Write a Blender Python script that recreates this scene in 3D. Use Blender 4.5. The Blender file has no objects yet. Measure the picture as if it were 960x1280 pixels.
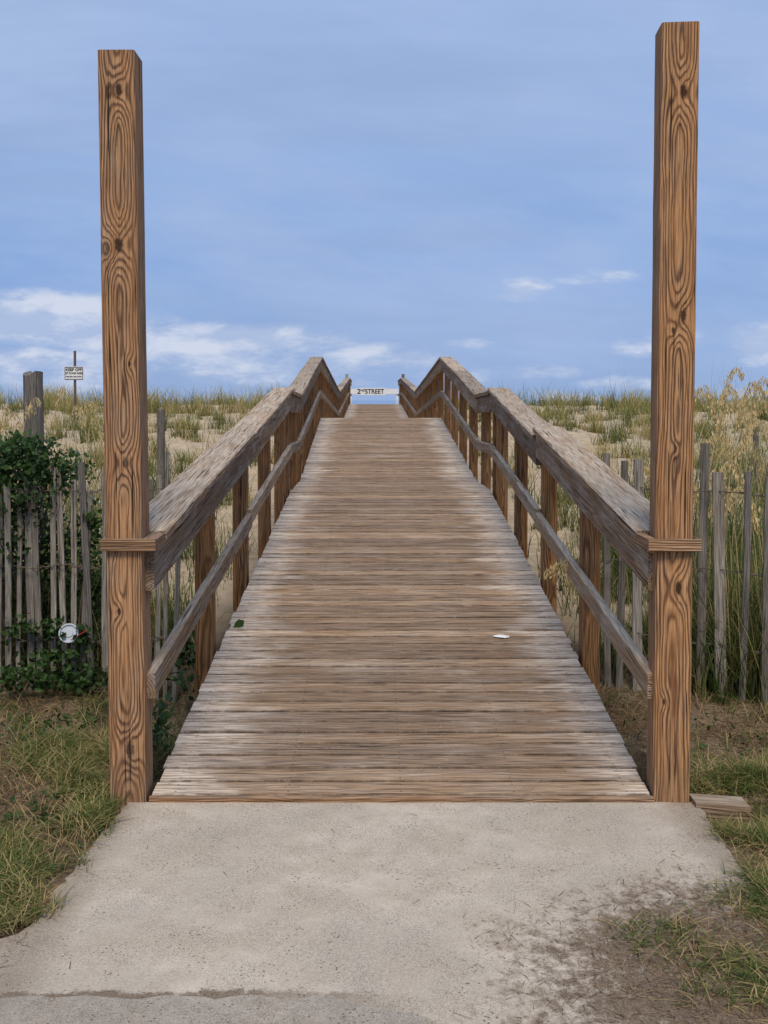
import bpy, math, random
import numpy as np
from mathutils import Vector
random.seed(7); rng=np.random.default_rng(7)
sc=bpy.context.scene
sc.view_settings.view_transform='Standard'; sc.view_settings.look='None'; sc.view_settings.exposure=0
COL=sc.collection
# ---------------- profile of the walk -----------------
F=1250.0; CX=-0.103; HC=1.39
PD=[3.44,8.75,9.9,14.6,23.0,34.0,37.5]; PZ=[0.0,0.595,0.585,1.13,0.70,1.25,1.22]
def deck(d): return float(np.interp(d,PD,PZ))
def bend(d): return float(np.interp(d,[3.44,8.9,14.6,40],[0,.065,.03,.0]))
def px(x,y,d): return ((x-465)*d/F+CX, d, HC+(500-y)*d/F)

# ---------------- node helper -----------------
class NT:
    def __init__(s,name,world=False):
        if world: s.o=bpy.data.worlds.new(name)
        else: s.o=bpy.data.materials.new(name)
        s.o.use_nodes=True; s.t=s.o.node_tree; s.n=s.t.nodes; s.n.clear()
    def new(s,ty,**k):
        a=s.n.new(ty)
        for q,v in k.items(): setattr(a,q,v)
        return a
    def put(s,sock,v):
        if v is None: return
        if isinstance(v,bpy.types.NodeSocket): s.t.links.new(v,sock)
        elif isinstance(v,(tuple,list)):
            if sock.type=='RGBA' and len(v)==3: v=(*v,1)
            sock.default_value=v
        else: sock.default_value=v
    def m(s,op,a,b=None,c=None,clamp=False):
        n=s.new('ShaderNodeMath',operation=op); n.use_clamp=clamp
        for i,v in enumerate((a,b,c)): s.put(n.inputs[i],v)
        return n.outputs[0]
    def v(s,op,a,b=None,sc=None):
        n=s.new('ShaderNodeVectorMath',operation=op); s.put(n.inputs[0],a); s.put(n.inputs[1],b)
        if sc is not None: s.put(n.inputs['Scale'],sc)
        return n.outputs['Value'] if op in('LENGTH','DISTANCE','DOT_PRODUCT') else n.outputs[0]
    def noise(s,vec,scale=1,detail=3,rough=.5,col=False):
        n=s.new('ShaderNodeTexNoise'); s.put(n.inputs['Vector'],vec); n.inputs['Scale'].default_value=scale
        n.inputs['Detail'].default_value=detail; n.inputs['Roughness'].default_value=rough
        return n.outputs['Color'] if col else n.outputs['Fac']
    def voro(s,vec,scale=1,out='Distance'):
        n=s.new('ShaderNodeTexVoronoi'); s.put(n.inputs['Vector'],vec); n.inputs['Scale'].default_value=scale
        return n.outputs[out]
    def step(s,x,a,b,lo=0.,hi=1.):
        n=s.new('ShaderNodeMapRange'); n.interpolation_type='SMOOTHSTEP'
        s.put(n.inputs[0],x)
        for i,v in zip((1,2,3,4),(a,b,lo,hi)): s.put(n.inputs[i],v)
        return n.outputs[0]
    def mix(s,f,a,b,mode='MIX'):
        n=s.new('ShaderNodeMix',data_type='RGBA',blend_type=mode); n.clamp_factor=True
        s.put(n.inputs[0],f); s.put(n.inputs[6],a); s.put(n.inputs[7],b); return n.outputs[2]
    def sep(s,v):
        n=s.new('ShaderNodeSeparateXYZ'); s.put(n.inputs[0],v); return n.outputs
    def comb(s,x,y,z):
        n=s.new('ShaderNodeCombineXYZ')
        for i,q in enumerate((x,y,z)): s.put(n.inputs[i],q)
        return n.outputs[0]
    def attr(s,name): return s.new('ShaderNodeAttribute',attribute_name=name)
    def finish(s,col,rough=.8,bump=None,bd=.01,bs=.5,spec=.3,trans=None):
        b=s.new('ShaderNodeBsdfPrincipled'); s.put(b.inputs['Base Color'],col); s.put(b.inputs['Roughness'],rough)
        b.inputs['Specular IOR Level'].default_value=spec
        if bump is not None:
            n=s.new('ShaderNodeBump'); n.inputs['Strength'].default_value=bs; n.inputs['Distance'].default_value=bd
            s.put(n.inputs['Height'],bump); s.t.links.new(n.outputs[0],b.inputs['Normal'])
        o=s.new('ShaderNodeOutputMaterial'); s.t.links.new(b.outputs[0],o.inputs[0])
        if trans:
            tr=s.new('ShaderNodeBsdfTranslucent'); s.put(tr.inputs[0],col)
            mx=s.new('ShaderNodeMixShader'); mx.inputs[0].default_value=trans
            s.t.links.new(b.outputs[0],mx.inputs[1]); s.t.links.new(tr.outputs[0],mx.inputs[2]); s.t.links.new(mx.outputs[0],o.inputs[0])
        return s.o

def wood(name,light,dark,gray,graymix=.3,pitch=.008,knots=(),topgray=.5,crack=.5,edge=False,screws=False,contrast=1.,foot=False,genknots=True,warp=.075,tonelo=.74,wz=1.3,streak=.4):
    s=NT(name); A=s.attr('grain'); G=A.outputs['Vector']; tone=s.attr('tone').outputs['Fac']
    gx,gy,gz=s.sep(G)
    w=s.noise(s.v('MULTIPLY',G,(5,5,wz)),1,3,.6,True)
    w=s.v('SUBTRACT',w,(.5,.5,.5)); w=s.v('SCALE',w,sc=warp)
    w2=s.v('SCALE',s.v('SUBTRACT',s.noise(s.v('MULTIPLY',G,(50,50,5)),1,3,.6,True),(.5,.5,.5)),sc=.008)
    P=s.v('ADD',s.v('ADD',G,w),w2); P=s.v('MULTIPLY',P,(1,1,0))
    r=s.v('LENGTH',P)
    knotmask=None
    for (ka,kl,ks) in knots:
        dv=s.v('SUBTRACT',G,(ka,0,kl)); dv=s.v('MULTIPLY',dv,(1,0,.5)); dist=s.v('LENGTH',dv)
        g=s.m('EXPONENT',s.m('MULTIPLY',s.m('POWER',s.m('DIVIDE',dist,ks*1.9),2),-1.))
        r=s.m('ADD',r,s.m('MULTIPLY',g,ks*1.5))
        dn=s.m('ADD',dist,s.m('MULTIPLY',s.m('SUBTRACT',s.noise(G,90,2),.5),ks*.5))
        k=s.step(dn,ks*.34,ks*.75,1,0)
        knotmask=k if knotmask is None else s.m('MAXIMUM',knotmask,k)
    if genknots:
        vd=s.voro(s.v('MULTIPLY',G,(4,4,1.6)),1)
        g=s.step(vd,.0,.22,1,0); r=s.m('ADD',r,s.m('MULTIPLY',g,.02))
        k=s.step(vd,.03,.07,1,0); knotmask=k if knotmask is None else s.m('MAXIMUM',knotmask,k)
    ph=s.m('MULTIPLY',r,2*math.pi/pitch)
    ph=s.m('ADD',ph,s.m('MULTIPLY',s.noise(s.comb(s.m('MULTIPLY',r,55),0,s.m('MULTIPLY',gz,.3)),1,2),9.))
    ring=s.m('ADD',s.m('MULTIPLY',s.m('SINE',ph),.5),.5)
    ring=s.m('POWER',ring,2.0)
    fib=s.noise(s.v('MULTIPLY',G,(260,260,7)),1,3,.6)
    blot=s.noise(s.v('MULTIPLY',G,(12,12,2.5)),1,3,.6)
    blot2=s.noise(s.v('MULTIPLY',G,(30,30,3.5)),1,4,.65)
    ringf=s.m('MULTIPLY',ring,s.step(blot,.25,.7,.40*contrast,1.15*contrast),clamp=True)
    c=s.mix(ringf,light,dark)
    stk=s.step(s.noise(s.v('MULTIPLY',G,(38,38,1.1)),1,4,.65),.48,.70,0,streak)
    c=s.mix(stk,c,(light[0]*.52,light[1]*.40,light[2]*.36))
    if knotmask is not None: c=s.mix(s.m('MULTIPLY',knotmask,.92),c,tuple(q*.3 for q in dark))
    # weathering
    N=s.new('ShaderNodeNewGeometry'); nz=s.sep(N.outputs['Normal'])[2]
    gm=s.m('ADD',s.step(blot,.35,.7,0,graymix),s.m('MULTIPLY',s.m('MAXIMUM',nz,0),topgray))
    gm=s.m('MULTIPLY',gm,s.step(blot2,.3,.62,.45,1.2),clamp=True)
    ob=s.new('ShaderNodeTexCoord').outputs['Object']; ox,oy,oz=s.sep(ob)
    if edge:
        ax=s.m('ABSOLUTE',s.m('SUBTRACT',ox,.03))
        em=s.step(s.m('ADD',ax,s.m('MULTIPLY',s.m('SUBTRACT',s.noise(s.v('MULTIPLY',ob,(2.2,7,7)),1,3,.6),.5),.7)),.52,.82,0,1.)
        strk=s.step(s.noise(s.v('MULTIPLY',ob,(8,110,3)),1,4,.7),.38,.56,.12,1)
        patch=s.step(s.noise(s.v('MULTIPLY',ob,(1.6,3.4,1)),1,4,.65),.50,.74,0.,.34)
        em=s.m('MAXIMUM',em,patch)
        gm=s.m('ADD',s.m('MULTIPLY',em,strk),s.m('MULTIPLY',gm,.35),clamp=True)
    c=s.mix(gm,c,s.mix(s.m('MULTIPLY',fib,1.0),tuple(q*.66 for q in gray),gray))
    c=s.mix(1.,c,s.mix(s.step(fib,.25,.75),(.56,.54,.51),(1.32,1.32,1.32)),'MULTIPLY')
    c=s.mix(1.,c,s.mix(tone,(tonelo,tonelo,tonelo+.02),(1.2,1.18,1.15)),'MULTIPLY')
    cr=s.step(s.noise(s.v('MULTIPLY',G,(150,150,2.2)),1,2,.5),.635,.665,0,crack)
    cr=s.m('MULTIPLY',cr,s.step(s.noise(s.v('MULTIPLY',G,(6,6,3)),1,1),.38,.52))
    c=s.mix(cr,c,(.025,.018,.012))
    if edge:
        uy=s.attr('across').outputs['Fac']
        wob=s.m('MULTIPLY',s.m('SUBTRACT',s.noise(s.v('MULTIPLY',ob,(14,3,1)),1,3,.7),.5),.020)
        ee=s.step(s.m('ADD',s.m('ABSOLUTE',uy),wob),.038,.050,0,.8); c=s.mix(ee,c,(.045,.03,.02))
        sp=s.m('MULTIPLY',s.step(s.noise(ob,85,3,.6),.62,.70),s.step(s.noise(ob,3.5,2),.45,.65,0,.45)); c=s.mix(sp,c,(.55,.46,.36))
        s2=s.step(s.noise(ob,55,3,.6),.66,.72,0,.5); c=s.mix(s2,c,(.06,.045,.03))
    if screws:
        fx=s.m('SUBTRACT',s.m('ABSOLUTE',ox),.4); fx=s.m('MINIMUM',s.m('ABSOLUTE',fx),s.m('MINIMUM',s.m('ABSOLUTE',s.m('SUBTRACT',s.m('ABSOLUTE',ox),.8)),s.m('ABSOLUTE',ox)))
        fy=s.m('SUBTRACT',s.m('ABSOLUTE',uy),.026)
        ds=s.v('LENGTH',s.comb(fx,fy,0)); c=s.mix(s.step(ds,.003,.005,.6,0),c,(.03,.025,.02))
    if foot:
        ft=s.step(s.m('ADD',oz,s.m('MULTIPLY',blot,.2)),.05,.30,.35,0); c=s.mix(ft,c,(.12,.09,.065))
    h=s.m('SUBTRACT',s.m('ADD',s.m('MULTIPLY',fib,.6),s.m('MULTIPLY',ring,.35)),s.m('MULTIPLY',cr,2.5))
    return s.finish(c,.85,h,.006,.85,.2)

# ---------------- mesh builder -----------------
class MB:
    def __init__(s): s.v=[];s.f=[];s.g=[];s.t=[];s.a=[];s.m=[]
    def beam(s,p0,p1,w,h,side=(1,0,0),up=(0,0,1),ch=.004,seg=1,tone=None,jit=0,mi=0,pith=None,g0=0,endj=0):
        p0=Vector(p0);p1=Vector(p1);S=Vector(side).normalized();U=Vector(up).normalized()
        L=(p1-p0).length; tone=random.random() if tone is None else tone
        pa,pb=pith if pith else (random.uniform(-.05,.05),random.uniform(.015,.08))
        gl=random.uniform(0,50) if g0 is None else g0
        c=min(ch,w*.3,h*.3); W=w/2;H=h/2
        prof=[(-W+c,-H),(W-c,-H),(W,-H+c),(W,H-c),(W-c,H),(-W+c,H),(-W,H-c),(-W,-H+c)]
        b=len(s.v)
        D=(p1-p0).normalized()
        for i in range(seg+1):
            t=i/seg; q=p0.lerp(p1,t)
            jx=random.uniform(-jit,jit);jy=random.uniform(-jit,jit)
            for (x,y) in prof:
                s.v.append(tuple(q+S*(x+jx)+U*(y+jy))); s.g.append((x+pa,y+pb,t*L+gl)); s.t.append(tone); s.a.append(x)
        for i in range(seg):
            for k in range(8):
                k2=(k+1)%8; a=b+i*8
                s.f.append((a+k,a+k2,a+8+k2,a+8+k)); s.m.append(mi)
        s.f.append(tuple(b+k for k in range(7,-1,-1))); s.m.append(mi)
        s.f.append(tuple(b+seg*8+k for k in range(8))); s.m.append(mi)
    def bent(s):
        s.v=[(x+bend(y),y,z) for x,y,z in s.v]; return s
    def make(s,name,mats,parent=None,smooth=False,**props):
        me=bpy.data.meshes.new(name); me.from_pydata(s.v,[],s.f)
        if s.g:
            me.attributes.new('grain','FLOAT_VECTOR','POINT').data.foreach_set('vector',np.array(s.g,dtype=np.float32).ravel())
            me.attributes.new('tone','FLOAT','POINT').data.foreach_set('value',np.array(s.t,dtype=np.float32))
            me.attributes.new('across','FLOAT','POINT').data.foreach_set('value',np.array(s.a,dtype=np.float32))
        for m in (mats if isinstance(mats,list) else [mats]): me.materials.append(m)
        if s.m: me.polygons.foreach_set('material_index',s.m)
        import bmesh
        bm=bmesh.new(); bm.from_mesh(me); bmesh.ops.recalc_face_normals(bm,faces=bm.faces); bm.to_mesh(me); bm.free()
        if smooth: me.shade_smooth()
        return reg(name,me,parent,**props)
def reg(name,me,parent=None,**props):
    ob=bpy.data.objects.new(name,me); COL.objects.link(ob)
    if parent: ob.parent=parent; ob.matrix_parent_inverse=parent.matrix_world.inverted()
    for k,v in props.items(): ob[k]=v
    return ob
def empty(name,loc,**props):
    e=reg(name,None,**props); e.location=loc; e.empty_display_size=.2; bpy.context.view_layer.update(); return e

# ---------------- materials -----------------
M_deck=wood('deck_wood',(.30,.195,.112),(.145,.09,.052),(.66,.565,.47),.5,.011,topgray=.22,crack=.85,edge=True,screws=True,contrast=.85,tonelo=.76,streak=.35)
M_rail=wood('rail_wood',(.34,.21,.11),(.09,.05,.027),(.50,.41,.315),.8,.011,topgray=.65,crack=1.,contrast=1.15)
M_mid=wood('middle_rail_wood',(.38,.25,.14),(.13,.08,.043),(.52,.43,.335),.8,.011,topgray=.6,crack=.9)
M_rpost=wood('railing_post_wood',(.44,.215,.08),(.13,.055,.021),(.34,.25,.16),.3,.010,topgray=.3,crack=.8,contrast=1.15)
def zk(y): return HC+(500-y)/360-(-.06)
M_postL=wood('entrance_post_wood_a',(.48,.265,.13),(.095,.04,.018),(.43,.32,.225),.45,.0084,topgray=.3,crack=1.,genknots=False,foot=True,warp=.06,wz=1.1,streak=.6,contrast=1.25,
   knots=[(.008,zk(118),.021),(.0,zk(308),.024),(.012,zk(578),.019),(-.02,zk(765),.012),(.01,zk(940),.025),(-.038,zk(312),.012),(.03,zk(455),.009),(-.03,zk(690),.008)])
M_postR=wood('entrance_post_wood_b',(.51,.275,.125),(.11,.044,.019),(.43,.32,.225),.3,.0092,topgray=.3,crack=.9,genknots=False,foot=True,warp=.06,wz=1.0,streak=.6,contrast=1.25,
   knots=[(.012,zk(120),.022),(.02,zk(395),.020),(-.012,zk(414),.011),(.0,zk(560),.008),(.015,zk(735),.020),(-.03,zk(880),.010)])
M_collar=wood('collar_wood',(.36,.205,.105),(.11,.055,.025),(.36,.28,.21),.45,.009,topgray=.4,crack=.6)
M_gray=wood('weathered_gray_wood',(.31,.28,.235),(.12,.102,.088),(.52,.48,.42),.6,.008,topgray=.3,crack=.8,contrast=.7,tonelo=.5)
def plain(name,col,rough=.7,spec=.3,bump=None):
    s=NT(name); ob=s.new('ShaderNodeTexCoord').outputs['Object']
    n=s.noise(ob,30,3); c=s.mix(n,tuple(q*.82 for q in col),tuple(min(1,q*1.12) for q in col)); return s.finish(c,rough,n,.002,.3,spec)
M_white=plain('white_paint',(.78,.78,.76)); M_black=plain('black_paint',(.02,.02,.02)); M_red=plain('red_plastic',(.4,.05,.035),.4)
M_pale=plain('pale_plastic',(.50,.54,.58),.45)
M_wire=plain('rusty_wire',(.12,.09,.07))

def veg(name,ca,cb,cdry,drymin=.6,trans=.35,rough=.6):
    s=NT(name); t=s.attr('tone').outputs['Fac']; h=s.attr('hfrac').outputs['Fac']
    c=s.mix(s.step(t,0,.7),ca,cb); c=s.mix(s.step(t,drymin,min(1,drymin+.15)),c,cdry)
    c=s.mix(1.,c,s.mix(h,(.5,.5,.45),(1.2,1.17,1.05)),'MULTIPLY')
    return s.finish(c,rough,spec=.25,trans=trans)
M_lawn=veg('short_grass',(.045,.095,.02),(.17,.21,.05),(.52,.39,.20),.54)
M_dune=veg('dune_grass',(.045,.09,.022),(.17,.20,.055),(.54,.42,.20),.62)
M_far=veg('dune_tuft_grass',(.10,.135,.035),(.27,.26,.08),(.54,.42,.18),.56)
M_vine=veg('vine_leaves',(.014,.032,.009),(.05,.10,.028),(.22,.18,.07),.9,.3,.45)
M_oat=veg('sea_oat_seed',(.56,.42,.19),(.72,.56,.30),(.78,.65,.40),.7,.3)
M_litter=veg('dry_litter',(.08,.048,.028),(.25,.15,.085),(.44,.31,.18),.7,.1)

# ---------------- ground -----------------
GD=[-400,4.4,6,9,12,16,20,24,28,35,42,55,75]; GZ=[-.034,-.034,.0,.25,.55,.88,1.02,1.09,1.15,1.13,.8,-1.6,-3.]
def gh(x,y):
    x=np.asarray(x,float); y=np.asarray(y,float)
    b=np.interp(y,GD,GZ)
    amp=np.clip((y-4.5)/8,0,1)*np.clip((60-y)/15,0,1)
    n=(np.sin(x*.9+y*.35+1)*.5+np.sin(x*.37-y*.8+2.1)*.6+np.sin(x*2.1+y*1.7)*.28+np.sin(x*3.7-y*2.9+.7)*.17+np.sin(x*7.1+y*6.3)*.06+np.sin(x*5.3-y*8.1)*.06)
    b=b+amp*n*.10
    small=np.sin(x*9+y*4)*.005+np.sin(x*17-y*13)*.003+np.sin(x*4.1+y*11)*.005
    b=b+small
    dk=np.interp(y,PD,PZ)-.24
    lim=dk+np.clip((np.abs(x)-1.25)/.9,0,1)*1.2
    b=np.where(y>4.2,np.minimum(b,lim),b)
    under=(np.abs(x)<1.0)&(y>3.3)&(y<=4.3)
    b=np.where(under,np.minimum(b,-.10),b)
    blk=(x>.95)&(x<1.3)&(y>3.2)&(y<3.5); b=np.where(blk,-.06,b)
    slab=(np.abs(x)<.95)&(y<=3.4)
    return np.where(slab,-.08,b)
def grid(xs,ys,fn):
    X,Y=np.meshgrid(xs,ys); Z=fn(X,Y); nx=len(xs);ny=len(ys)
    v=np.stack([X,Y,Z],-1).reshape(-1,3)
    i=np.arange((ny-1)*(nx-1)); r=i//(nx-1); c=i%(nx-1); a=r*nx+c
    f=np.stack([a,a+1,a+nx+1,a+nx],-1)
    me=bpy.data.meshes.new('g'); me.from_pydata(v.tolist(),[],f.tolist()); me.shade_smooth(); return me
half=np.concatenate([np.arange(0,4,.06),np.arange(4,14,.16),np.arange(14,40,.6),[45,60,90,150,300,700,1500,3500]])
xs=np.concatenate([-half[::-1][:-1],half])
ys=np.concatenate([[-3500,-600,-100,-30,-8],np.arange(-2,8,.06),np.arange(8,26,.14),np.arange(26,60,.6),[65,75]])
me=grid(xs,ys,gh)
s=NT('sandy_ground'); ob=s.new('ShaderNodeTexCoord').outputs['Object']; ox,oy,oz=s.sep(ob)
n1=s.noise(ob,2.2,4,.6); n2=s.noise(ob,60,4,.7); n3=s.noise(ob,9,4,.65); n6=s.noise(ob,28,4,.7)
sand=s.mix(n2,(.42,.325,.215),(.74,.61,.44)); sand=s.mix(s.step(n3,.34,.66,0,.65),sand,(.36,.265,.17)); sand=s.mix(s.step(n6,.5,.7,0,.5),sand,(.27,.205,.13))
soil=s.mix(n2,(.05,.033,.02),(.25,.17,.10))
near=s.step(s.m('ADD',oy,s.m('MULTIPLY',n3,1.2)),6.2,7.6,1,0)
sn=s.step(n1,.36,.58,.65,1.); c=s.mix(s.m('MULTIPLY',near,sn),sand,soil)
M_ground=s.finish(c,.95,s.m('ADD',n2,s.m('MULTIPLY',n3,2)),.02,.9,.1)
me.materials.append(M_ground); reg('ground',me,kind='structure',label='sandy dune ground with bare soil near the path',category='ground')
me=grid(np.array([-9000,-2000,0,2000,9000.]),np.array([50,100,300,1500,9000.]),lambda X,Y:X*0-1.9)
s=NT('sea_water'); ob=s.new('ShaderNodeTexCoord').outputs['Object']
n=s.noise(s.v('MULTIPLY',ob,(.05,.3,1)),1,4); M_sea=s.finish(s.mix(n,(.18,.27,.44),(.22,.33,.52)),.5,n,.3,.4,.5)
me.materials.append(M_sea); reg('sea',me,kind='structure',label='calm blue sea beyond the dunes',category='sea')

# concrete path
def conc(name,base,darkm,gritty=0.):
    s=NT(name); ob=s.new('ShaderNodeTexCoord').outputs['Object']; ox,oy,oz=s.sep(ob)
    n1=s.noise(ob,2.3,5,.6); n2=s.noise(ob,140,3,.7); n3=s.noise(ob,14,5,.7); n4=s.noise(ob,4.5,5,.7)
    c=s.mix(s.step(n1,.3,.7),tuple(q*.76 for q in base),tuple(q*1.16 for q in base))
    c=s.mix(s.step(n4,.38,.66,0,.65),c,(base[0]*.74,base[1]*.69,base[2]*.62))
    c=s.mix(s.step(n3,.4,.8,0,.4),c,tuple(q*.68 for q in base))
    c=s.mix(s.step(n2,.3,.75,0,.45),c,tuple(q*1.4 for q in base))
    v=s.voro(ob,75); pit=s.m('MULTIPLY',s.step(v,.10,.24,1,0),s.step(s.noise(ob,12,2),.50,.66))
    v2=s.voro(ob,230); pit2=s.m('MULTIPLY',s.step(v2,.12,.3,1,0),s.step(s.noise(ob,7,3),.40,.60,.15,.8))
    pit=s.m('MAXIMUM',pit,pit2)
    c=s.mix(s.m('MULTIPLY',pit,.6),c,(.12,.09,.06))
    r=s.v('LENGTH',s.v('MULTIPLY',s.v('SUBTRACT',ob,(1.02,2.30,-.02)),(1.2,1.65,0)))
    n5=s.noise(ob,34,5,.75)
    dm=s.m('ADD',s.m('SUBTRACT',1.0,r),s.m('ADD',s.m('MULTIPLY',s.m('SUBTRACT',n4,.5),.9),s.m('MULTIPLY',s.m('SUBTRACT',n5,.5),1.3)))
    dx=s.step(dm,-.05,.38,0,1.)
    dj=s.step(s.m('SUBTRACT',s.m('SUBTRACT',oy,2.27),s.m('MULTIPLY',s.m('SUBTRACT',n3,.36),.12)),.0,.02,.8,0)
    dj=s.m('MULTIPLY',dj,s.step(s.m('ADD',ox,s.m('MULTIPLY',n4,.8)),-.1,.5,1,.0))
    if gritty: dj=s.m('MULTIPLY',s.step(n5,.3,.62,.2,1),gritty)
    d=s.m('MAXIMUM',s.m('MULTIPLY',dx,s.step(n2,.3,.6,.65,1)),dj)
    ee=s.step(s.m('SUBTRACT',s.m('ABSOLUTE',ox),s.m('MULTIPLY',n3,.10)),.80,.94,0,.45); d=s.m('MAXIMUM',d,ee)
    c=s.mix(s.m('MULTIPLY',d,darkm),c,s.mix(n2,(.06,.04,.025),(.22,.155,.10)))
    h=s.m('SUBTRACT',s.m('ADD',s.m('MULTIPLY',n2,.4),s.m('MULTIPLY',n3,.5)),s.m('MULTIPLY',pit,1.0))
    return s.finish(c,.92,h,.007,.85,.15)
M_c1=conc('concrete_slab',(.475,.41,.33),1.); M_c2=conc('worn_concrete',(.41,.365,.305),1.,.3)
def slabmesh(pts,z,mat):
    import bmesh
    bm=bmesh.new(); vs=[bm.verts.new((x,y,z)) for x,y in pts]; f=bm.faces.new(vs)
    if f.normal.z<0: f.normal_flip()
    r=bmesh.ops.extrude_face_region(bm,geom=[f]); 
    for v in [q for q in r['geom'] if isinstance(q,bmesh.types.BMVert)]: v.co.z-=.12
    bmesh.ops.recalc_face_normals(bm,faces=bm.faces)
    bmesh.ops.triangulate(bm,faces=[f for f in bm.faces if len(f.verts)>4])
    me=bpy.data.meshes.new('slab'); bm.to_mesh(me); bm.free(); me.materials.append(mat); return me
def jl(x0,y0,x1,y1,n,a):
    return [(x0+(x1-x0)*i/n+(random.uniform(-a,a) if 0<i<n else 0),y0+(y1-y0)*i/n) for i in range(n+1)]
left=jl(-1.50,1.95,-1.30,2.295,6,.014)+jl(-1.29,2.31,-1.03,2.58,14,.014)+jl(-1.02,2.60,-.965,3.425,34,.013)
right=jl(1.04,3.425,1.0,2.85,18,.008)+jl(1.0,2.84,1.10,1.95,16,.012)
reg('path',slabmesh(left+right,-.02,M_c1),kind='structure',label='pitted concrete slab path leading to boardwalk',category='path')
def ye(x): return 2.272-.5*max(0,x+.2)**1.2
pts=[(-3.5+4.4*i/170,ye(-3.5+4.4*i/170)+random.uniform(-.006,.006)+.005*math.sin(i*.9)) for i in range(171)]
reg('path',slabmesh(pts+[(.9,-3),(-3.5,-3)],-.0165,M_c2),kind='structure',label='worn darker pavement with broken edge before the slab',category='path')

# ---------------- boardwalk -----------------
BW=empty('boardwalk',(0,3.44,0),label='weathered wooden boardwalk ramp with railings climbing over the dune',category='boardwalk')
mb=MB()
pitchp=.101
segs=list(zip(PD[:-1],PD[1:],PZ[:-1],PZ[1:]))
for (d0,d1,z0,z1) in segs:
    L=math.hypot(d1-d0,z1-z0); n=max(1,round(L/pitchp)); u=Vector((0,(d1-d0)/L,(z1-z0)/L)); nrm=Vector((0,-u.z,u.y))
    st=L/n
    for i in range(n):
        c=Vector((0,d0,z0))+u*(st*(i+.5)) - nrm*(.019) + nrm*random.uniform(-.0016,.0016)
        tilt=random.uniform(-.014,.014)
        side=(u+nrm*tilt).normalized(); upv=(nrm-u*tilt).normalized()
        sk=random.uniform(-.0012,.0012)
        xl=random.gauss(0,.0035)
        mb.beam(c+Vector((-.88+xl,sk,0)),c+Vector((.88+random.gauss(0,.0035),-sk,0)),st-random.uniform(.004,.008),.036,side=side,up=upv,ch=.005,seg=8 if d0<9 else 2,jit=.0007,g0=None)
mb.bent().make('deck',M_deck,BW,label='worn planks laid crosswise, pale at the edges')
for sgn in (-1,1):
    mb=MB()
    vv=[(d+ (.03 if d<4 else 0),z-.14) for d,z in zip(PD,PZ)]
    for (d,z) in vv:
        for (ax,az) in ((-.02,-.095),(.02,-.095),(.02,.095),(-.02,.095)):
            mb.v.append((sgn*.82+ax,d,z+az)); mb.g.append((ax+.03,az+.02,d)); mb.t.append(.4); mb.a.append(0)
    for i in range(len(vv)-1):
        for k in range(4): mb.f.append((i*4+k,i*4+(k+1)%4,i*4+4+(k+1)%4,i*4+4+k)); mb.m.append(0)
    mb.f.append((0,1,2,3)); mb.m.append(0)
    mb.bent().make('floor_joist',M_collar,BW)
mb=MB(); mb.beam((-.885,3.432,-.052),(.885,3.432,-.052),.022,.098,side=(0,1,0),up=(0,0,1),g0=None,seg=8,jit=.001)
mb.make('fascia_board',M_collar,BW)
RH=.89
def railparts(sgn):
    X=.8900; cap=MB(); mid=MB()
    for i,(d0,d1,z0,z1) in enumerate(segs):
        n=max(1,round((d1-d0)/2.9)); 
        for k in range(n):
            a=d0+(d1-d0)*k/n; b=d0+(d1-d0)*(k+1)/n; za=z0+(z1-z0)*k/n; zb=z0+(z1-z0)*(k+1)/n
            l0=l1=0
            if i==0:
                if sgn>0: l0,l1=((.010,.038) if k==0 else (-.014,.012))
                else: l0,l1=((.010,.006) if k==0 else (-.004,.016))
                if k==0: a=3.575; za=deck(a)
            elif i==1: l0=-.012;l1=-.03
            elif i==2 and k==0: l0=-.028
            g=.003
            ov=.05 if i==0 and k==1 else 0
            cap.beam((sgn*.9425,a+g,za+RH-.019+l0),(sgn*.9425,b-g+ov,zb+RH-.019+l1),.182,.040,ch=.006,seg=6,jit=.0012,g0=None)
            aa=3.47 if (i==0 and k==0) else a+g
            cap.beam((sgn*X,aa,deck(aa)+RH-.1135+l0),(sgn*X,b-g,zb+RH-.1135+l1),.038,.145,ch=.004,seg=4,jit=.0009,g0=None)
            am=3.465 if (i==0 and k==0) else a+g
            mid.beam((sgn*X,am,deck(am)+.375-(.0 if i==0 else .015)),(sgn*X,b-g,zb+.355),.038,.088,ch=.004,seg=4,jit=.0015,g0=None)
    cap.bent().make('handrail',M_rail,BW); mid.bent().make('middle_rail',M_mid,BW)
for sgn in (-1,1):
    railparts(sgn)
    ds=[4.87,6.1,7.35,8.55]+[8.85,9.75,10.9,12.05,13.2]+[14.4]+[15.8+1.35*i for i in range(14)]+[34.0,35.6,37.3]
    for j,d in enumerate(ds):
        if sgn<0: d+=.07*(1 if j<3 else 0)
        b=MB(); zt=deck(d)+RH-.045-(.03 if 8.7<d<10.2 else 0); zb=float(gh(sgn*.96,d))-.2
        lean=random.uniform(-.006,.006); ww=.089 if abs(d-8.55)>.1 else .135
        b.beam((sgn*.9545,d,zb),(sgn*.9545+lean*.3,d+lean,zt),.089,ww,side=(1,0,0),up=(0,1,0),ch=.005,g0=None,seg=3,jit=.0008)
        b.bent().make('railing_post',M_rpost,BW)
for sgn in(-1,1):
    b=MB(); b.beam((sgn*.99,35.2,.4),(sgn*.99,35.2,2.3),.1,.1,side=(1,0,0),up=(0,1,0),g0=None); b.make('end_post',M_gray,BW)

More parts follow.
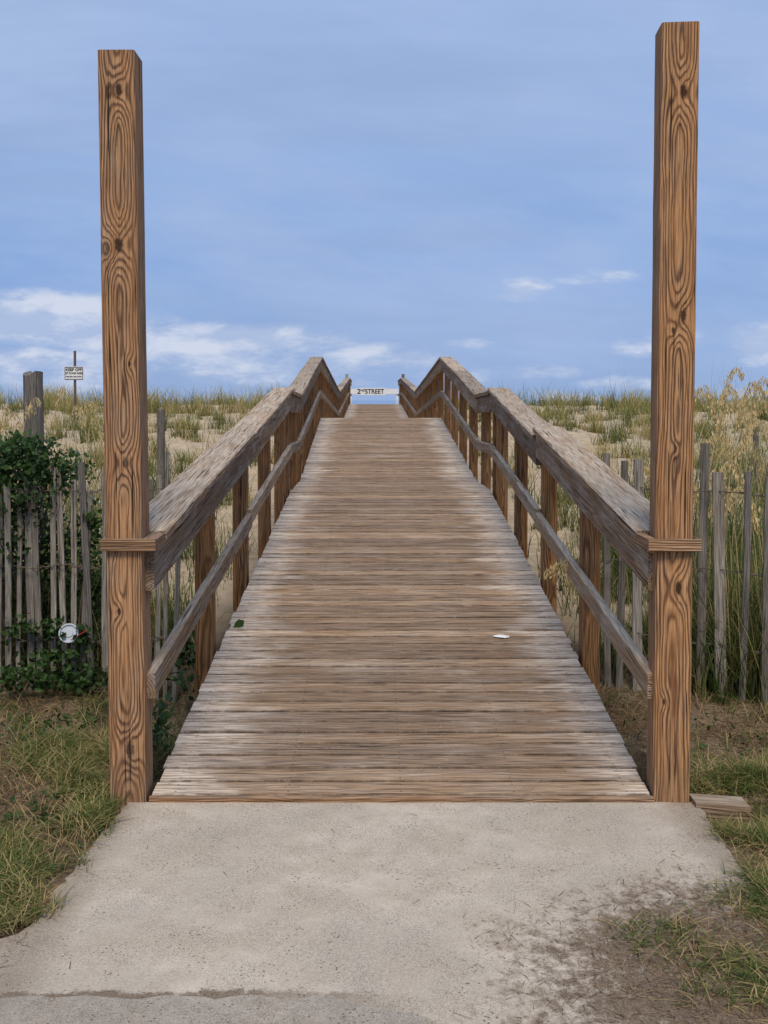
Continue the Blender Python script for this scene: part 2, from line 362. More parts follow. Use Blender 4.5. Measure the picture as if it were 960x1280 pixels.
# entrance posts
def epost(name,sgn,xc,top,mat,lab,lean,yaw=0.):
    E=empty(name,(xc,3.44,-.06),label=lab,category='post',group='tall entrance posts')
    b=MB(); w=.126; cy,sy=math.cos(yaw),math.sin(yaw)
    b.beam((xc,3.485,-.22),(xc+lean,3.485,top),w,.126,side=(cy,-sy,0),up=(sy,cy,0),ch=.005,seg=14,jit=.0009,g0=-.16,pith=(.0,.082),tone=.6)
    b.make('shaft',mat,E)
    b=MB(); z=.888
    xm=xc+lean*.4; g=.002+abs(sy)*.066
    xi=sgn*.852; xo=sgn*1.036 if sgn>0 else sgn*1.042
    yb=3.571; yf=3.402
    b.beam((xi,yf+.0095-(.006 if yaw else 0),z),(xo,yf+.0095-(.006 if yaw else 0),z),.019,.042,side=(0,1,0),up=(0,0,1),ch=.003,g0=None)
    for xa,xb in ((sgn*.852,xm-sgn*(w/2+g)),(xm+sgn*(w/2+g),xo)):
        if abs(xa-xb)>.006: b.beam(((xa+xb)/2,yf+.0205,z),((xa+xb)/2,yb,z),abs(xa-xb),.042,ch=.002,g0=None)
    b.make('collar',M_collar,E)
    return E
epost('entrance_post',-1,-.958,2.588,M_postL,'tall square pine post with dark knots at the ramp start',-.022)
epost('entrance_post',1,.952,2.682,M_postR,'tall square reddish pine post, slightly taller, at the ramp start',.006,math.radians(5.))
b=MB(); b.beam((1.018,3.42,-.034),(1.20,3.405,-.042),.09,.064,side=(0,1,0),up=(0,0,1),g0=None,seg=2,tone=.6)
M_block=wood('old_timber',(.30,.21,.135),(.13,.085,.05),(.42,.35,.27),.6,.014,topgray=.5,crack=.8,contrast=.6)
b.make('timber_block',M_block,label='weathered timber board lying against the tall post',category='timber')

# ---------------- street sign -----------------
def text(body,size,loc,rotx=math.pi/2,ext=.004,sx=1.,off=.012):
    cu=bpy.data.curves.new('t','FONT'); cu.body=body; cu.size=size; cu.extrude=ext; cu.align_x='CENTER'; cu.align_y='CENTER'; cu.offset=size*off
    o=bpy.data.objects.new('t',cu); COL.objects.link(o); bpy.context.view_layer.update()
    me=bpy.data.meshes.new_from_object(o.evaluated_get(bpy.context.evaluated_depsgraph_get()))
    bpy.data.objects.remove(o)
    me.materials.clear(); me.materials.append(M_black)
    for v in me.vertices:
        x,y,z=v.co; v.co=(loc[0]+x*sx,loc[1]-z,loc[2]+y)
    return me
D=38.0
xl,_,_=px(437,0,D); xr,_,_=px(498,0,D); xc,_,zc=px(465,489.5,D)
S=empty('street_sign',(xc,D,1.1),label='long white street name board across the boardwalk end',category='sign')
b=MB(); b.beam((xl,D,zc),(xr,D,zc),.03,.20,side=(0,1,0),up=(0,0,1)); b.beam((xc-.60,D-.025,zc),(xc+.52,D-.025,zc),.02,.27,side=(0,1,0),up=(0,0,1))
b.make('board',M_white,S)
for x in (xl+.04,xr-.05):
    b=MB(); b.beam((x,D+.07,.3),(x,D+.07,zc+.08),.09,.09,side=(1,0,0),up=(0,1,0)); b.make('sign_leg',M_white,S)
reg('lettering',text('2',.27,(xc-.50,D-.037,zc),off=.02),S); reg('lettering',text('ND',.13,(xc-.34,D-.037,zc+.045),off=.02),S); reg('lettering',text('STREET',.245,(xc+.10,D-.037,zc),sx=.9,off=.02),S)
D=16.; xa,_,zt=px(80,458,D); xb,_,zb=px(104,475,D); xm=(xa+xb)/2
S=empty('dune_sign',(xm,D,.7),label='small white keep off dune area sign on thin pole',category='sign')
b=MB(); b.beam((xa,D,(zt+zb)/2),(xb,D,(zt+zb)/2),.008,zt-zb,side=(0,1,0),up=(0,0,1),ch=.001); b.make('sign_panel',M_white,S)
b=MB()
w=xb-xa;h=zt-zb;zc=(zt+zb)/2
for (p,q,a_,b_) in (((xa+.01,D-.008,zt-.012),(xb-.01,D-.008,zt-.012),.004,.008),((xa+.01,D-.008,zb+.012),(xb-.01,D-.008,zb+.012),.004,.008)):
    b.beam(p,q,a_,b_,side=(0,1,0),up=(0,0,1),ch=.0005)
for x in (xa+.012,xb-.012): b.beam((x,D-.0085,zb+.018),(x,D-.0085,zt-.018),.008,.004,side=(1,0,0),up=(0,1,0),ch=.0005)
b.make('sign_border',M_black,S)
reg('lettering',text('KEEP OFF',.062,(xm,D-.008,zc+.055),ext=.002),S); reg('lettering',text('OF DUNE AREA',.042,(xm,D-.008,zc),ext=.002),S); reg('lettering',text('FINE FOR VIOLATION',.026,(xm,D-.008,zc-.055),ext=.002),S)
b=MB(); b.beam((xm,D+.03,.4),(xm+.01,D+.03,zt+.25),.035,.03,side=(1,0,0),up=(0,1,0),ch=.003); b.make('pole',M_wire,S)

# ---------------- old posts -----------------
def opost(x0,x1,ytop,d,lab):
    a=px(x0,0,d)[0]; c=px(x1,0,d)[0]; zt=px(0,ytop,d)[2]; r=(c-a)/2; xm=(a+c)/2; zb=float(gh(xm,d))-.3
    n=12;m=8; b=MB()
    for i in range(m+1):
        for k in range(n):
            an=2*math.pi*k/n; rr=r*(1+.05*math.sin(3*an+i)+random.uniform(-.03,.03))
            z=zb+(zt-zb)*i/m+(random.uniform(-.02,.02) if i==m else 0)
            b.v.append((xm+rr*math.cos(an),d+rr*math.sin(an),z)); b.g.append((rr*math.cos(an)+.14,rr*math.sin(an)+.13,z)); b.t.append(.1); b.a.append(0)
    for i in range(m):
        for k in range(n): b.f.append((i*n+k,i*n+(k+1)%n,(i+1)*n+(k+1)%n,(i+1)*n+k)); b.m.append(0)
    b.f.append(tuple(m*n+k for k in range(n))); b.m.append(0)
    b.make('fence_post',M_gray,label=lab,category='post')
opost(27,51,467,6.2,'thick weathered gray round post beside the sand fence')
opost(195,205,513,9.5,'slim gray weathered post standing in the dune')
opost(944,951,527,9.5,'slim gray weathered post among sea oats')

# ---------------- sand fences -----------------
def fence(pa,pb,n,htop,lab,wd=.040,jt=.06,lj=.025,tmax=1.):
    E=empty('sand_fence',(pa[0],pa[1],float(gh(*pa))),label=lab,category='fence')
    b=MB()
    for i in range(n):
        t=(i+random.uniform(-.2,.2))/(n-1); x=pa[0]+(pb[0]-pa[0])*t; y=pa[1]+(pb[1]-pa[1])*t+.03*math.sin(i*.7)
        zb=float(gh(x,y))-.04; top=htop(t)+random.uniform(-jt,jt*.8); ln=random.gauss(0,lj)
        b.beam((x,y,zb),(x+ln,y+random.gauss(0,.03),top),wd*random.uniform(.65,1.15),.011,side=(1,random.uniform(-.35,.35),0),up=(0,1,0),ch=.002,g0=None,seg=5,jit=.003,tone=random.random()*tmax)
    b.make('pickets',M_gray,E)
    for hz in (.22,.58,.95):
        b=MB()
        for i in range(n-1):
            t0=i/(n-1);t1=(i+1)/(n-1)
            p=lambda t,k:(pa[0]+(pb[0]-pa[0])*t,pa[1]+(pb[1]-pa[1])*t-.012*(-1)**k+.03*math.sin(k*.7),hz+.01*math.sin(k*1.3))
            b.beam(p(t0,i),p(t1,i+1),.004,.004,side=(0,1,0),ch=.001)
            b.beam(p(t0,i+1),p(t1,i),.004,.004,side=(0,1,0),ch=.001)
        b.make('wire',M_wire,E)
fence((-1.07,4.80),(-3.6,4.8),52,lambda t:1.09-.26*t,'weathered gray picket sand fence tangled in dark vines',.031,.10,.030,.8)
fence((1.08,5.0),(2.9,3.80),24,lambda t:1.12,'weathered gray picket sand fence in front of sea oats',.044,.08,.02)

# ---------------- blades -----------------
def mk(name,V,Fc,tone,hf,mat,**p):
    me=bpy.data.meshes.new(name)
    me.vertices.add(len(V)); me.vertices.foreach_set('co',V.astype(np.float32).ravel())
    k=Fc.shape[1]; me.loops.add(Fc.size); me.loops.foreach_set('vertex_index',Fc.astype(np.int32).ravel())
    me.polygons.add(len(Fc)); me.polygons.foreach_set('loop_start',np.arange(0,Fc.size,k,dtype=np.int32))
    me.update(calc_edges=True)
    me.attributes.new('tone','FLOAT','POINT').data.foreach_set('value',tone.astype(np.float32))
    me.attributes.new('hfrac','FLOAT','POINT').data.foreach_set('value',hf.astype(np.float32))
    me.materials.append(mat)
    return reg(name,me,p.pop('parent',None),**p)
def blades(base,h,lean,w,tone):
    N=len(base); T=np.array([0,.35,.7,1.]); W=np.array([1,.85,.55,.04])
    az=np.arctan2(lean[:,1],lean[:,0])+np.pi/2+rng.uniform(-.9,.9,N)
    sd=np.stack([np.cos(az),np.sin(az),np.zeros(N)],-1)
    ll=np.linalg.norm(lean,axis=1)
    V=np.zeros((N,8,3)); 
    for i in range(4):
        t=T[i]; c=base.copy(); c[:,:2]+=lean*(t**1.7); 
        c[:,2]+=h*(t-.45*np.clip(ll/h,0,2)*t*t*.6)
        V[:,2*i]=c-sd*(w*W[i]/2)[:,None]; V[:,2*i+1]=c+sd*(w*W[i]/2)[:,None]
    b=np.arange(N)*8; Fc=[]
    for i in range(3): Fc.append(np.stack([b+2*i,b+2*i+1,b+2*i+3,b+2*i+2],-1))
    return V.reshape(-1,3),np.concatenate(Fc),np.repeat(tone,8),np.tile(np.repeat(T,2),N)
def zof(xy,off=0): return np.concatenate([xy,(gh(xy[:,0],xy[:,1])+off)[:,None]],1)
def clumps(n,sampler,per,spread):
    c=sampler(n); k=rng.integers(per[0],per[1],n); idx=np.repeat(np.arange(n),k)
    p=c[idx]+rng.normal(0,1,(len(idx),2))*spread; return p,idx
def box(x0,x1,y0,y1): return lambda n: np.stack([rng.uniform(x0,x1,n),rng.uniform(y0,y1,n)],-1)
def pn(x,y): return .5+.25*np.sin(x*3.1+y*1.7)+.25*np.sin(x*1.3-y*4.1+1)+.2*np.sin(x*7+y*6+2)
def pn2(x,y): return pn(x*1.3+.7,y*1.4)*.6+.2+.2*np.sin(x*15+y*9)+.15*np.sin(x*11-y*19)
# lawn
P=[];I=[]
off=0
for (bx,n) in (((-2.6,-1.0,2.1,5.0),3600),((1.03,2.4,2.1,4.9),2200),((-1.3,-.98,2.3,4.4),420),((.40,1.6,2.05,2.8),900),((1.0,1.5,2.6,3.7),620)):
    p,i=clumps(n,box(*bx),(14,32),.035); P.append(p); I.append(i+off); off+=n
p=np.concatenate(P); I=np.concatenate(I)
ct=rng.uniform(0,1,off)
q=pn2(p[:,0],p[:,1])
keep=(rng.uniform(0,1,len(p))<np.clip((q-.22)*2.0,.10,1))
keep&=~((p[:,0]>1.02)&(p[:,1]>3.7)&(rng.uniform(0,1,len(p))<.85))
keep&=~((p[:,0]<-1.0)&(p[:,1]+.25*np.sin(p[:,0]*6)>3.85)&(rng.uniform(0,1,len(p))<.8))
edge=np.where(p[:,0]<0,-p[:,0]-np.where(p[:,1]<2.62,1.0+(2.62-p[:,1])*.85,.955)-.03*np.sin(p[:,1]*23)-.015*np.sin(p[:,1]*61),np.where(p[:,1]>2.9,p[:,0]-1.0,p[:,0]-(.60+.80*np.abs(p[:,1]-2.45)+.06*np.sin(p[:,1]*19)+rng.uniform(-.14,.14,len(p)))))
keep&=(edge>0)|(p[:,1]>3.45)
keep&=~((np.abs(p[:,0])<.9)&(p[:,1]>3.3))
keep&=~((p[:,0]>.95)&(p[:,0]<1.22)&(p[:,1]>3.22)&(p[:,1]<3.5))
keep&=p[:,1]>np.where(p[:,0]<-1.0,2.31,2.0)
fr=(p[:,0]>0)&(p[:,0]<1.02)&(p[:,1]<3.4); keep&=~(fr&(rng.uniform(0,1,len(p))<.35))
p=p[keep];I=I[keep]; q=q[keep]; n=len(p)
h=rng.uniform(.02,.08,n)*np.where(p[:,1]>3.6,1.5,1); an=rng.uniform(0,2*np.pi,n); L=h*rng.uniform(.5,1.8,n)
tone=np.clip(ct[I]*.55+.32*(1-q)+rng.uniform(-.1,.35,n),0,1)
onslab=(p[:,0]<1.03)&(p[:,0]>0)&(p[:,1]<3.43)
h=np.where(onslab&(p[:,0]<1.0),h*.6,h)
b3=zof(p,-.004); b3[onslab,2]=-.019; b3[(p[:,0]<-.95)&(p[:,0]>-1.3)&(p[:,1]<3.4),2]=-.025
mk('grass',*blades(b3,h,np.stack([np.cos(an)*L,np.sin(an)*L],-1),rng.uniform(.0022,.0045,n),tone),M_lawn,kind='stuff',label='short patchy dry and green grass beside the path',category='grass')
# dune grass near
P=[];off=0;I=[]
for (bx,n) in (((-4.2,-1.12,5.0,8.0),620),((1.15,4.2,5.0,8.2),640),((-6,-1.5,8,11),260),((1.5,6,8,11),260),((1.45,2.8,4.6,5.8),660),((-2.8,-1.2,5.0,5.8),420)):
    q,i=clumps(n,box(*bx),(12,30),.05); P.append(q); I.append(i+off); off+=n
p=np.concatenate(P); I=np.concatenate(I)
k=rng.uniform(0,1,len(p))<np.clip(pn(p[:,0]*.7,p[:,1]*.7)*1.6-.1,.12,1)*np.clip(1.25-(p[:,1]-5)/7,.15,1); p=p[k];I=I[k];n=len(p)
ch=rng.uniform(.6,1.15,off)
h=rng.uniform(.3,.78,n)*ch[I]*np.where(np.abs(p[:,0])<1.6,.6,1); an=rng.uniform(0,2*np.pi,n); L=h*rng.uniform(.1,.75,n)
mk('dune_grass',*blades(zof(p,-.02),h,np.stack([np.cos(an)*L,np.sin(an)*L],-1),rng.uniform(.004,.008,n),np.clip(rng.uniform(0,.75,off)[I]+rng.uniform(-.15,.3,n),0,1)),M_dune,kind='stuff',label='tall green and straw dune grass behind the fences',category='grass')
def far(n,seedy,hh,per,ww,spr,wide=.42,pat=0):
    def smp(m):
        y=rng.uniform(*seedy,m); x=rng.uniform(-1,1,m)*(y*wide+1.5); return np.stack([x,y],-1)
    q,i=clumps(n,smp,per,spr)
    k=(np.abs(q[:,0])>1.25)
    if pat: k&=(rng.uniform(0,1,len(q))<np.clip(pn(q[:,0]*.8,q[:,1]*.5)*2.4-pat,.03,1))
    q=q[k];i=i[k];m=len(q)
    ch=rng.uniform(.3,1.25,n)
    h=rng.uniform(hh[0],hh[1],m)*ch[i]; an=rng.uniform(0,2*np.pi,m); L=h*rng.uniform(.15,.8,m)
    return blades(zof(q,-.02),h,np.stack([np.cos(an)*L,np.sin(an)*L],-1),rng.uniform(ww[0],ww[1],m),np.clip(rng.uniform(0,.7,n)[i]+rng.uniform(-.1,.4,m),0,1))
mk('dune_tufts',*far(800,(8.5,21),(.12,.42),(30,70),(.006,.011),.07),M_far,kind='stuff',label='scattered grass tufts on pale sand dune',category='grass')
mk('dune_crest_grass',*far(1700,(21,36),(.2,.75),(24,50),(.009,.016),.12,pat=.75),M_far,kind='stuff',label='uneven yellow green grass tufts along the dune crest',category='grass')
# litter
P=np.concatenate([box(.95,3.,3.5,5.0)(12000),box(-3.2,-1.,3.4,5.)(11000),box(-3.2,-1.,2.3,3.5)(2800),box(1.0,2.4,2.2,3.5)(2800)])
q=rng.normal(0,1,(7000,2))*np.array([.27,.20])+np.array([.95,2.34]); P=np.concatenate([P,q]); q=box(-.9,.95,2.2,3.4)(40); P=np.concatenate([P,q])
k=(P[:,1]>2.02)&~((np.abs(P[:,0])<.93)&(P[:,1]>3.35))&~((P[:,0]>.95)&(P[:,0]<1.22)&(P[:,1]>3.3)&(P[:,1]<3.5)); P=P[k]; n=len(P)
b3=zof(P,.002); ons=(P[:,0]>-1.05)&(P[:,0]<1.03)&(P[:,1]<3.42); b3[ons,2]=-.019
h=rng.uniform(.003,.010,n); an=rng.uniform(0,2*np.pi,n); L=rng.uniform(.02,.10,n)*np.where(ons,.6,1)
mk('dry_litter',*blades(b3,h,np.stack([np.cos(an)*L,np.sin(an)*L],-1),rng.uniform(.002,.005,n)*np.where(ons,.5,1),rng.uniform(0,1,n)),M_litter,kind='stuff',label='dead stems and needles scattered on soil and slab edge',category='plant litter')

# ---------------- leaves -----------------
def leaves(C,nrm_jit,size,tone):
    N=len(C); s_=size[:,None]
    u=rng.normal(0,1,(N,3)); u/=np.linalg.norm(u,axis=1)[:,None]
    w=rng.normal(0,1,(N,3)); w=np.cross(u,w); w/=np.linalg.norm(w,axis=1)[:,None]
    nn=np.cross(u,w)
    V=np.stack([C-u*s_*.5, C-u*s_*.15+w*s_*.32+nn*s_*.08, C+u*s_*.25+w*s_*.24+nn*s_*.06, C+u*s_*.55, C+u*s_*.25-w*s_*.24+nn*s_*.06, C-u*s_*.15-w*s_*.32+nn*s_*.08],1)
    b=np.arange(N)*6
    Fc=np.concatenate([np.stack([b,b+1,b+2,b+3],-1),np.stack([b,b+3,b+4,b+5],-1)])
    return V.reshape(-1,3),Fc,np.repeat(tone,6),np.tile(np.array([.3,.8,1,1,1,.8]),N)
def shrub(name,blobs,per,size,lab,cat='shrub',mat=None,base=None):
    C=[];T=[]
    for (x,y,z,rx,ry,rz,d) in blobs:
        m=int(per*d); q=rng.normal(0,1,(m,3)); q/=np.linalg.norm(q,axis=1)[:,None]; q*=rng.uniform(.3,1.5,(m,1))
        q*=np.array([rx,ry,rz]); C.append(q+np.array([x,y,z])); T.append(np.clip(rng.uniform(0,.8,m)*.7+.3*rng.uniform(0,1)+ (q[:,2]/rz)*.15,0,1))
    C=np.concatenate(C);T=np.concatenate(T); k=C[:,2]>gh(C[:,0],C[:,1]); C=C[k];T=T[k]
    E=empty(name,base,label=lab,category=cat)
    mk('foliage',*leaves(C,0,rng.uniform(size[0],size[1],len(C)),T),mat or M_vine,parent=E)
    for (x,y,z,rx,ry,rz,d) in blobs:
        for j in range(2):
            b=MB()
            a=Vector((base[0]+random.uniform(-.05,.05),base[1]+random.uniform(-.05,.05),base[2]-.03)); e=Vector((x+random.uniform(-rx,rx)*.6,y+random.uniform(-ry,ry)*.5,z+random.uniform(-.2,.7)*rz))
            mdl=a.lerp(e,.5)+Vector((random.uniform(-.06,.06),random.uniform(-.05,.05),.05))
            b.beam(a,mdl,.008,.008,side=(1,0,.01),up=(0,1,0),ch=.002); b.beam(mdl,e,.006,.006,side=(1,0,.01),up=(0,1,0),ch=.001)
            b.make('stem',M_wire,E)
    return E
bl=[]
def B(x,y,d,r,rz,k,ry=.14): 
    X,Y,Z=px(x,y,d); bl.append((X,Y,Z,r,ry,rz,k))
for (x,y,d,r,rz,k,ry) in ((0,585,4.85,.15,.11,1.2,.14),(40,578,4.85,.13,.09,1.0,.14),(10,625,4.82,.16,.09,1.0,.14),(-30,620,4.9,.2,.15,1.1,.14),(62,598,4.9,.09,.09,.55,.12),(25,558,4.9,.11,.05,.6,.12),(10,690,5.12,.18,.16,1.2,.1),(60,690,5.15,.16,.16,1.0,.1),(5,760,5.12,.2,.14,1.2,.1),(55,770,5.15,.17,.15,1.1,.1),(5,680,4.80,.09,.10,.25,.08),(90,590,5.2,.08,.08,.4,.1)):
    B(x,y,d,r,rz,k,ry)
shrub('shrub',bl,460,(.018,.040),'dark green leafy shrub growing through the sand fence',base=(-1.95,5.05,-.05))
bl=[]
for (x,y,d,r,rz,k,ry) in ((25,815,5.08,.2,.12,1.0,.08),(85,790,5.12,.14,.16,1.1,.08),(60,860,4.68,.25,.03,.5,.1),(115,820,5.1,.12,.14,1.0,.08),(112,730,5.15,.12,.16,.8,.08),(110,660,5.2,.09,.12,.4,.08),(15,848,4.62,.2,.045,.45,.1),(100,848,4.7,.12,.045,.35,.08),(15,790,4.75,.14,.05,.25,.03),(62,790,4.75,.05,.05,.16,.03),(98,805,4.75,.05,.06,.16,.03),(60,825,4.72,.14,.035,.25,.04),(110,650,4.78,.035,.06,.10,.03),(198,915,3.75,.025,.08,.2,.1),(225,850,4.6,.06,.1,.12,.1),(160,850,5.05,.10,.12,.5,.1),(215,820,5.3,.12,.12,.45,.1)):
    B(x,y,d,r,rz,k,ry)
shrub('vine',bl,400,(.02,.045),'green creeping vine along the base of the fence',cat='vine',base=(-1.6,4.95,-.05))
bl=[]
for i in range(9): B(725+i*26,872-random.uniform(0,60),5.3,.11,.1,.38)
shrub('vine',bl,300,(.02,.045),'green low vine beside the railing and fence',cat='vine',base=(1.4,5.3,-.05))
P=np.concatenate([box(-2.4,-1.02,2.9,4.5)(380),box(1.05,2.,3.3,4.6)(80),rng.normal(0,.10,(160,2))+np.array([-1.12,3.32]),rng.normal(0,.12,(110,2))+np.array([-1.55,4.3])]); C=zof(P,.02)
mk('ground_cover',*leaves(C,0,rng.uniform(.012,.035,len(C)),rng.uniform(.2,.9,len(C))),M_vine,kind='stuff',label='small green weeds creeping over the grass',category='weeds')

# ---------------- sea oats -----------------
M_stalk=plain('straw_stalk',(.48,.38,.19))
def oat(base,ctrl,tip,headlen,lab,nsp=230):
    E=empty('sea_oats',base,label=lab,category='sea oats',group='sea oats beside the boardwalk')
    A=Vector(base);C1=Vector(ctrl);T=Vector(tip); b=MB(); n=22
    C0=A.lerp(Vector((A.x*.8+C1.x*.2,C1.y,C1.z)),.75)
    def bz(t): return A*(1-t)**3+C0*3*t*(1-t)**2+C1*3*t*t*(1-t)+T*t**3
    pts=[bz(i/n) for i in range(n+1)]
    for i in range(n): b.beam(pts[i],pts[i+1],.004,.004,side=(1,0,.01),up=(0,1,.01),ch=.001)
    b.make('stalk',M_stalk,E)
    # arc length table so that the head really spans its length
    M=80; q=[bz(i/M) for i in range(M+1)]; cum=[0]
    for i in range(M): cum.append(cum[-1]+(q[i+1]-q[i]).length)
    Lt=cum[-1]; Vs=[];Fs=[];Ts=[];Hs=[]
    for k in range(nsp):
        fr=random.random()**.85; sarc=Lt-headlen*fr
        t=float(np.interp(sarc,cum,[i/M for i in range(M+1)]))
        rad=.017*math.sin(math.pi*min(1,max(.15,fr)))+.004
        c=bz(t)+Vector((random.gauss(0,.6)*rad,random.gauss(0,.6)*rad,-abs(random.gauss(0,1))*rad*2.0))
        u=Vector((random.gauss(0,.3),random.gauss(0,.3),-1)).normalized()*random.uniform(.010,.019); w=Vector((random.gauss(0,1),random.gauss(0,1),0)).normalized()*random.uniform(.0025,.0048)
        o=len(Vs); Vs+= [c-u,c+w-u*.1,c+u,c-w-u*.1]; Fs.append((o,o+1,o+2,o+3)); tt=random.random(); Ts+=[tt]*4; Hs+=[.8]*4
    mk('seed_head',np.array([tuple(q) for q in Vs]),np.array(Fs),np.array(Ts),np.array(Hs),M_oat,parent=E)
def O(x0,d,tipx,tipy,hl,n=230,arch=.06,lab='tall sea oats with golden drooping seed head'):
    X,Y,_=px(x0,0,d); zb=float(gh(X,Y)); T=px(tipx,tipy,d-.05)
    dx=T[0]-X
    oat((X,Y,zb),(X+dx*.60,Y,T[2]+arch+hl*.55),T,hl,lab,n)
for a in ((875,5.3,940,520,.40),(965,5.6,900,505,.42),(915,5.2,972,520,.40),(850,5.4,908,622,.38),(905,5.0,960,495,.36),(995,5.5,940,545,.38),(915,6.,872,495,.34),(935,5.2,886,610,.36),
          (960,5.0,902,600,.38),(945,5.5,886,560,.36),(980,5.6,922,570,.38),(870,5.6,918,580,.36),(850,6.5,798,598,.30),(840,6.2,782,585,.28),(970,4.9,915,635,.38),(920,5.0,878,655,.36),(930,5.8,966,485,.34),(890,5.8,932,472,.32),
          (10,6.,48,505,.20,90),(55,6.5,80,490,.18,80),(-15,6.,10,520,.24,100),(115,6.2,88,515,.20,90),(68,6.6,118,508,.18,80),(133,7.,112,530,.20,90),(40,6.4,6,525,.24,90)):
    O(*a)
X0=1.25;Y0=5.35
T=px(684,718,4.95)
oat((X0,Y0,float(gh(X0,Y0))),(1.02,5.05,T[2]+.16),T,.24,'sea oats stem drooping through the railing over the deck',190)
q=np.concatenate([box(-3.2,-1.7,5.4,7.5)(160),box(1.6,3.3,4.9,7.2)(520)]); h=rng.uniform(.9,1.8,len(q)); an=rng.uniform(0,2*np.pi,len(q)); L=h*rng.uniform(.1,.45,len(q))
mk('tall_dune_grass',*blades(zof(q,-.02),h,np.stack([np.cos(an)*L,np.sin(an)*L],-1),rng.uniform(.003,.007,len(q)),rng.uniform(.1,.9,len(q))),M_dune,kind='stuff',label='long arching grass blades above the fences',category='grass')

# ---------------- small litter objects -----------------
def blob(name,c,size,mat,lab,cat):
    import bmesh
    bm=bmesh.new(); bmesh.ops.create_icosphere(bm,subdivisions=2,radius=1)
    for v in bm.verts:
        k=1+random.uniform(-.22,.22); v.co=Vector((v.co.x*size[0]*k,v.co.y*size[1]*k,v.co.z*size[2]*k))+Vector(c)
    me=bpy.data.meshes.new(name); bm.to_mesh(me); bm.free(); me.materials.append(mat); return reg(name,me,label=lab,category=cat)
blob('paper_scrap',(.56,5.03,deck(5.03)+.006),(.04,.026,.005),M_white,'crumpled white paper scrap lying on the planks','litter')
for (x,y,sz) in ((-.80,5.17,.07),):
    mk('fallen_leaf',*leaves(np.array([[x,y,deck(y)+.022]]),0,np.array([sz]),np.array([.8])),M_vine,label='green leaf fallen on the deck edge',category='leaf')
cc=Vector(px(80,796,4.74)); E=empty('plastic_lid',cc,label='discarded pale round plastic lid with red straw in vines',category='litter')
b=MB(); n=28
ax=Vector((.15,-.93,.25)).normalized(); s1=ax.cross(Vector((0,0,1))).normalized(); s2=ax.cross(s1)
rings=((0.,.006),(.018,.006),(.022,.002),(.037,.002),(.041,.009),(.046,.009),(.049,-.004))
for (r,t) in rings:
    for k in range(n):
        an=2*math.pi*k/n; b.v.append(tuple(cc+ax*t+(s1*math.cos(an)+s2*math.sin(an)*.97)*(r+.0003)))
for i in range(len(rings)-1):
    for k in range(n): b.f.append((i*n+k,i*n+(k+1)%n,(i+1)*n+(k+1)%n,(i+1)*n+k))
b.f.append(tuple(range(n))); b.make('lid_disc',M_pale,E,smooth=False)
b=MB(); b.beam(cc+Vector((.015,-.018,-.028)),cc+Vector((.095,.0,.02)),.005,.005,side=(0,1,0),up=(0,0,1),ch=.002); b.make('straw',M_red,E)

# ---------------- world -----------------
EL=math.radians(56); AZ=math.radians(178)
s=NT('World',True); sc.world=s.o
sky=s.new('ShaderNodeTexSky',sky_type='NISHITA'); sky.sun_disc=False; sky.sun_elevation=EL; sky.sun_rotation=AZ; sky.air_density=1.; sky.dust_density=.6; sky.ozone_density=2.
g=s.new('ShaderNodeTexCoord').outputs['Generated']; dx,dy,dz=s.sep(g)
dyc=s.m('MAXIMUM',dy,.05)
U=s.m('DIVIDE',dx,dyc); V=s.m('DIVIDE',dz,dyc)
uv=s.comb(U,V,0)
base=s.mix(s.step(dz,.0,.40),(2.6,4.05,7.2),(3.6,5.0,8.0))
mid_=s.step(s.m('ABSOLUTE',s.m('SUBTRACT',dz,.12)),0,.15,.6,0)
base=s.mix(mid_,base,(1.95,3.5,7.2))
skyc=s.mix(.88,sky.outputs[0],base)
veil=s.noise(s.comb(s.m('MULTIPLY',U,2.0),s.m('ADD',s.m('MULTIPLY',V,6.5),s.m('MULTIPLY',U,.8)),.3),1.3,5,.6)
skyc=s.mix(s.step(veil,.34,.72,0,.65),skyc,(4.2,5.4,7.9))
veil2=s.noise(s.comb(s.m('MULTIPLY',U,1.5),s.m('MULTIPLY',V,9.),4.3),1.3,5,.6)
skyc=s.mix(s.step(veil2,.42,.70,0,.5),skyc,(2.8,3.95,6.4))
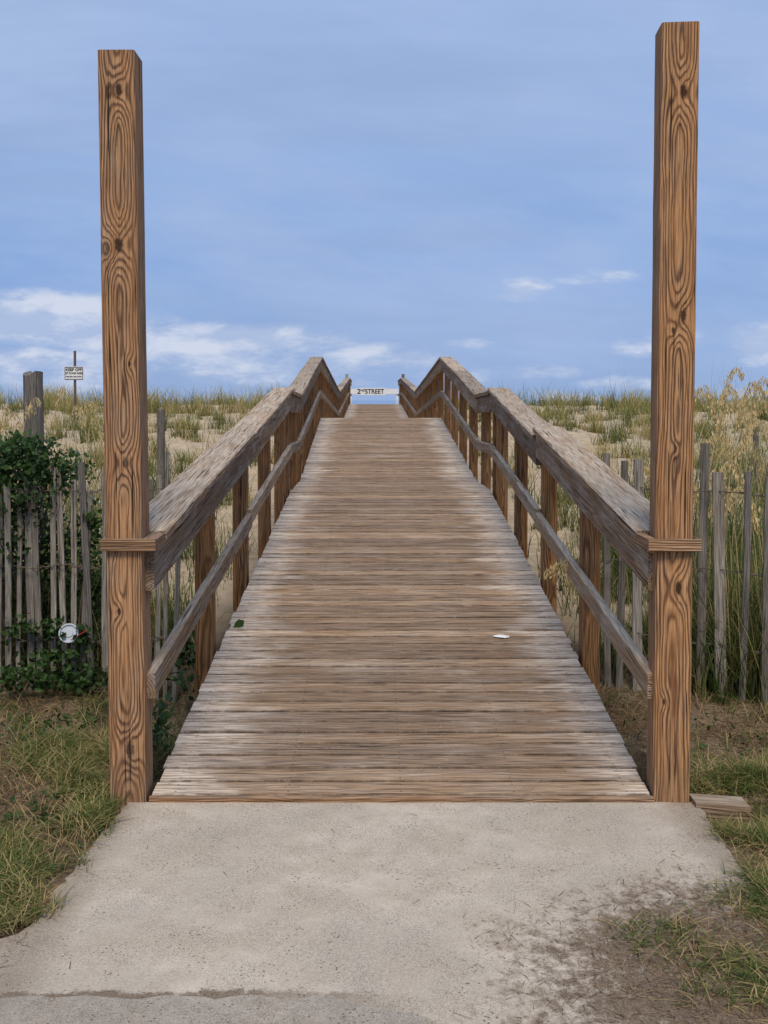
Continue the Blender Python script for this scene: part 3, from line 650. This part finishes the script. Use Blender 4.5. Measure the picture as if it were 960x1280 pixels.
blobs=[(50,400,130,26,1.6),(110,412,90,22,1.35),(280,424,125,18,1.45),(20,450,100,18,1.0),(655,362,28,13,1.15),(640,372,45,8,.85),(760,345,34,9,.85),(730,352,50,5,.6),(500,447,110,16,.85),(790,436,60,13,.8),(840,425,40,10,.75),(955,430,44,24,1.25),(640,468,90,12,.75),(770,482,50,10,.9),(250,465,280,26,.8),(580,432,36,7,.75),(860,500,140,14,.55),(700,500,120,12,.55),(330,500,150,12,.65)]
nz=s.noise(s.comb(s.m('MULTIPLY',U,12.),s.m('MULTIPLY',V,34.),2.9),1.,9,.60)
acc=None
for (bx,by,rx,ry,st) in blobs:
    e=s.v('LENGTH',s.v('MULTIPLY',s.v('SUBTRACT',uv,((bx-465)/F,(500-by)/F,0)),(F/rx,F/ry,0)))
    q=s.step(e,0,2.0,st,0); acc=q if acc is None else s.m('MAXIMUM',acc,q)
cm=s.step(s.m('ADD',acc,s.m('MULTIPLY',s.m('SUBTRACT',nz,.5),2.1)),.24,1.15)
cm=s.m('MULTIPLY',cm,s.step(acc,.0,.35)); cm=s.m('MULTIPLY',cm,s.step(dy,.1,.3))
cm=s.m('MULTIPLY',cm,.72)
cloudc=s.mix(s.step(nz,.42,.62),(4.6,5.5,7.5),(7.6,7.9,8.8))
fin=s.mix(cm,skyc,cloudc)
bg=s.new('ShaderNodeBackground'); s.put(bg.inputs[0],fin); bg.inputs[1].default_value=.1
o=s.new('ShaderNodeOutputWorld'); s.t.links.new(bg.outputs[0],o.inputs[0])
li=bpy.data.lights.new('sun','SUN'); li.energy=2.9; li.angle=math.radians(18); li.color=(1,.89,.74)
so=bpy.data.objects.new('sun',li); COL.objects.link(so)
sd=Vector((math.sin(AZ)*math.cos(EL),math.cos(AZ)*math.cos(EL),math.sin(EL)))
so.rotation_euler=(-sd).to_track_quat('-Z','Y').to_euler(); so.location=(0,-5,10)
# camera
cam=bpy.data.cameras.new('camera'); co=bpy.data.objects.new('camera',cam); COL.objects.link(co); sc.camera=co
cam.sensor_fit='VERTICAL'; cam.sensor_height=36; cam.lens=36*F/1280
pit=math.radians(1.9); co.location=(CX,-.04,HC); co.rotation_euler=(math.pi/2-pit,0,0)
cam.shift_x=15/1280; cam.shift_y=-(140-F*math.tan(pit))/1280
cam.clip_start=.05; cam.clip_end=20000
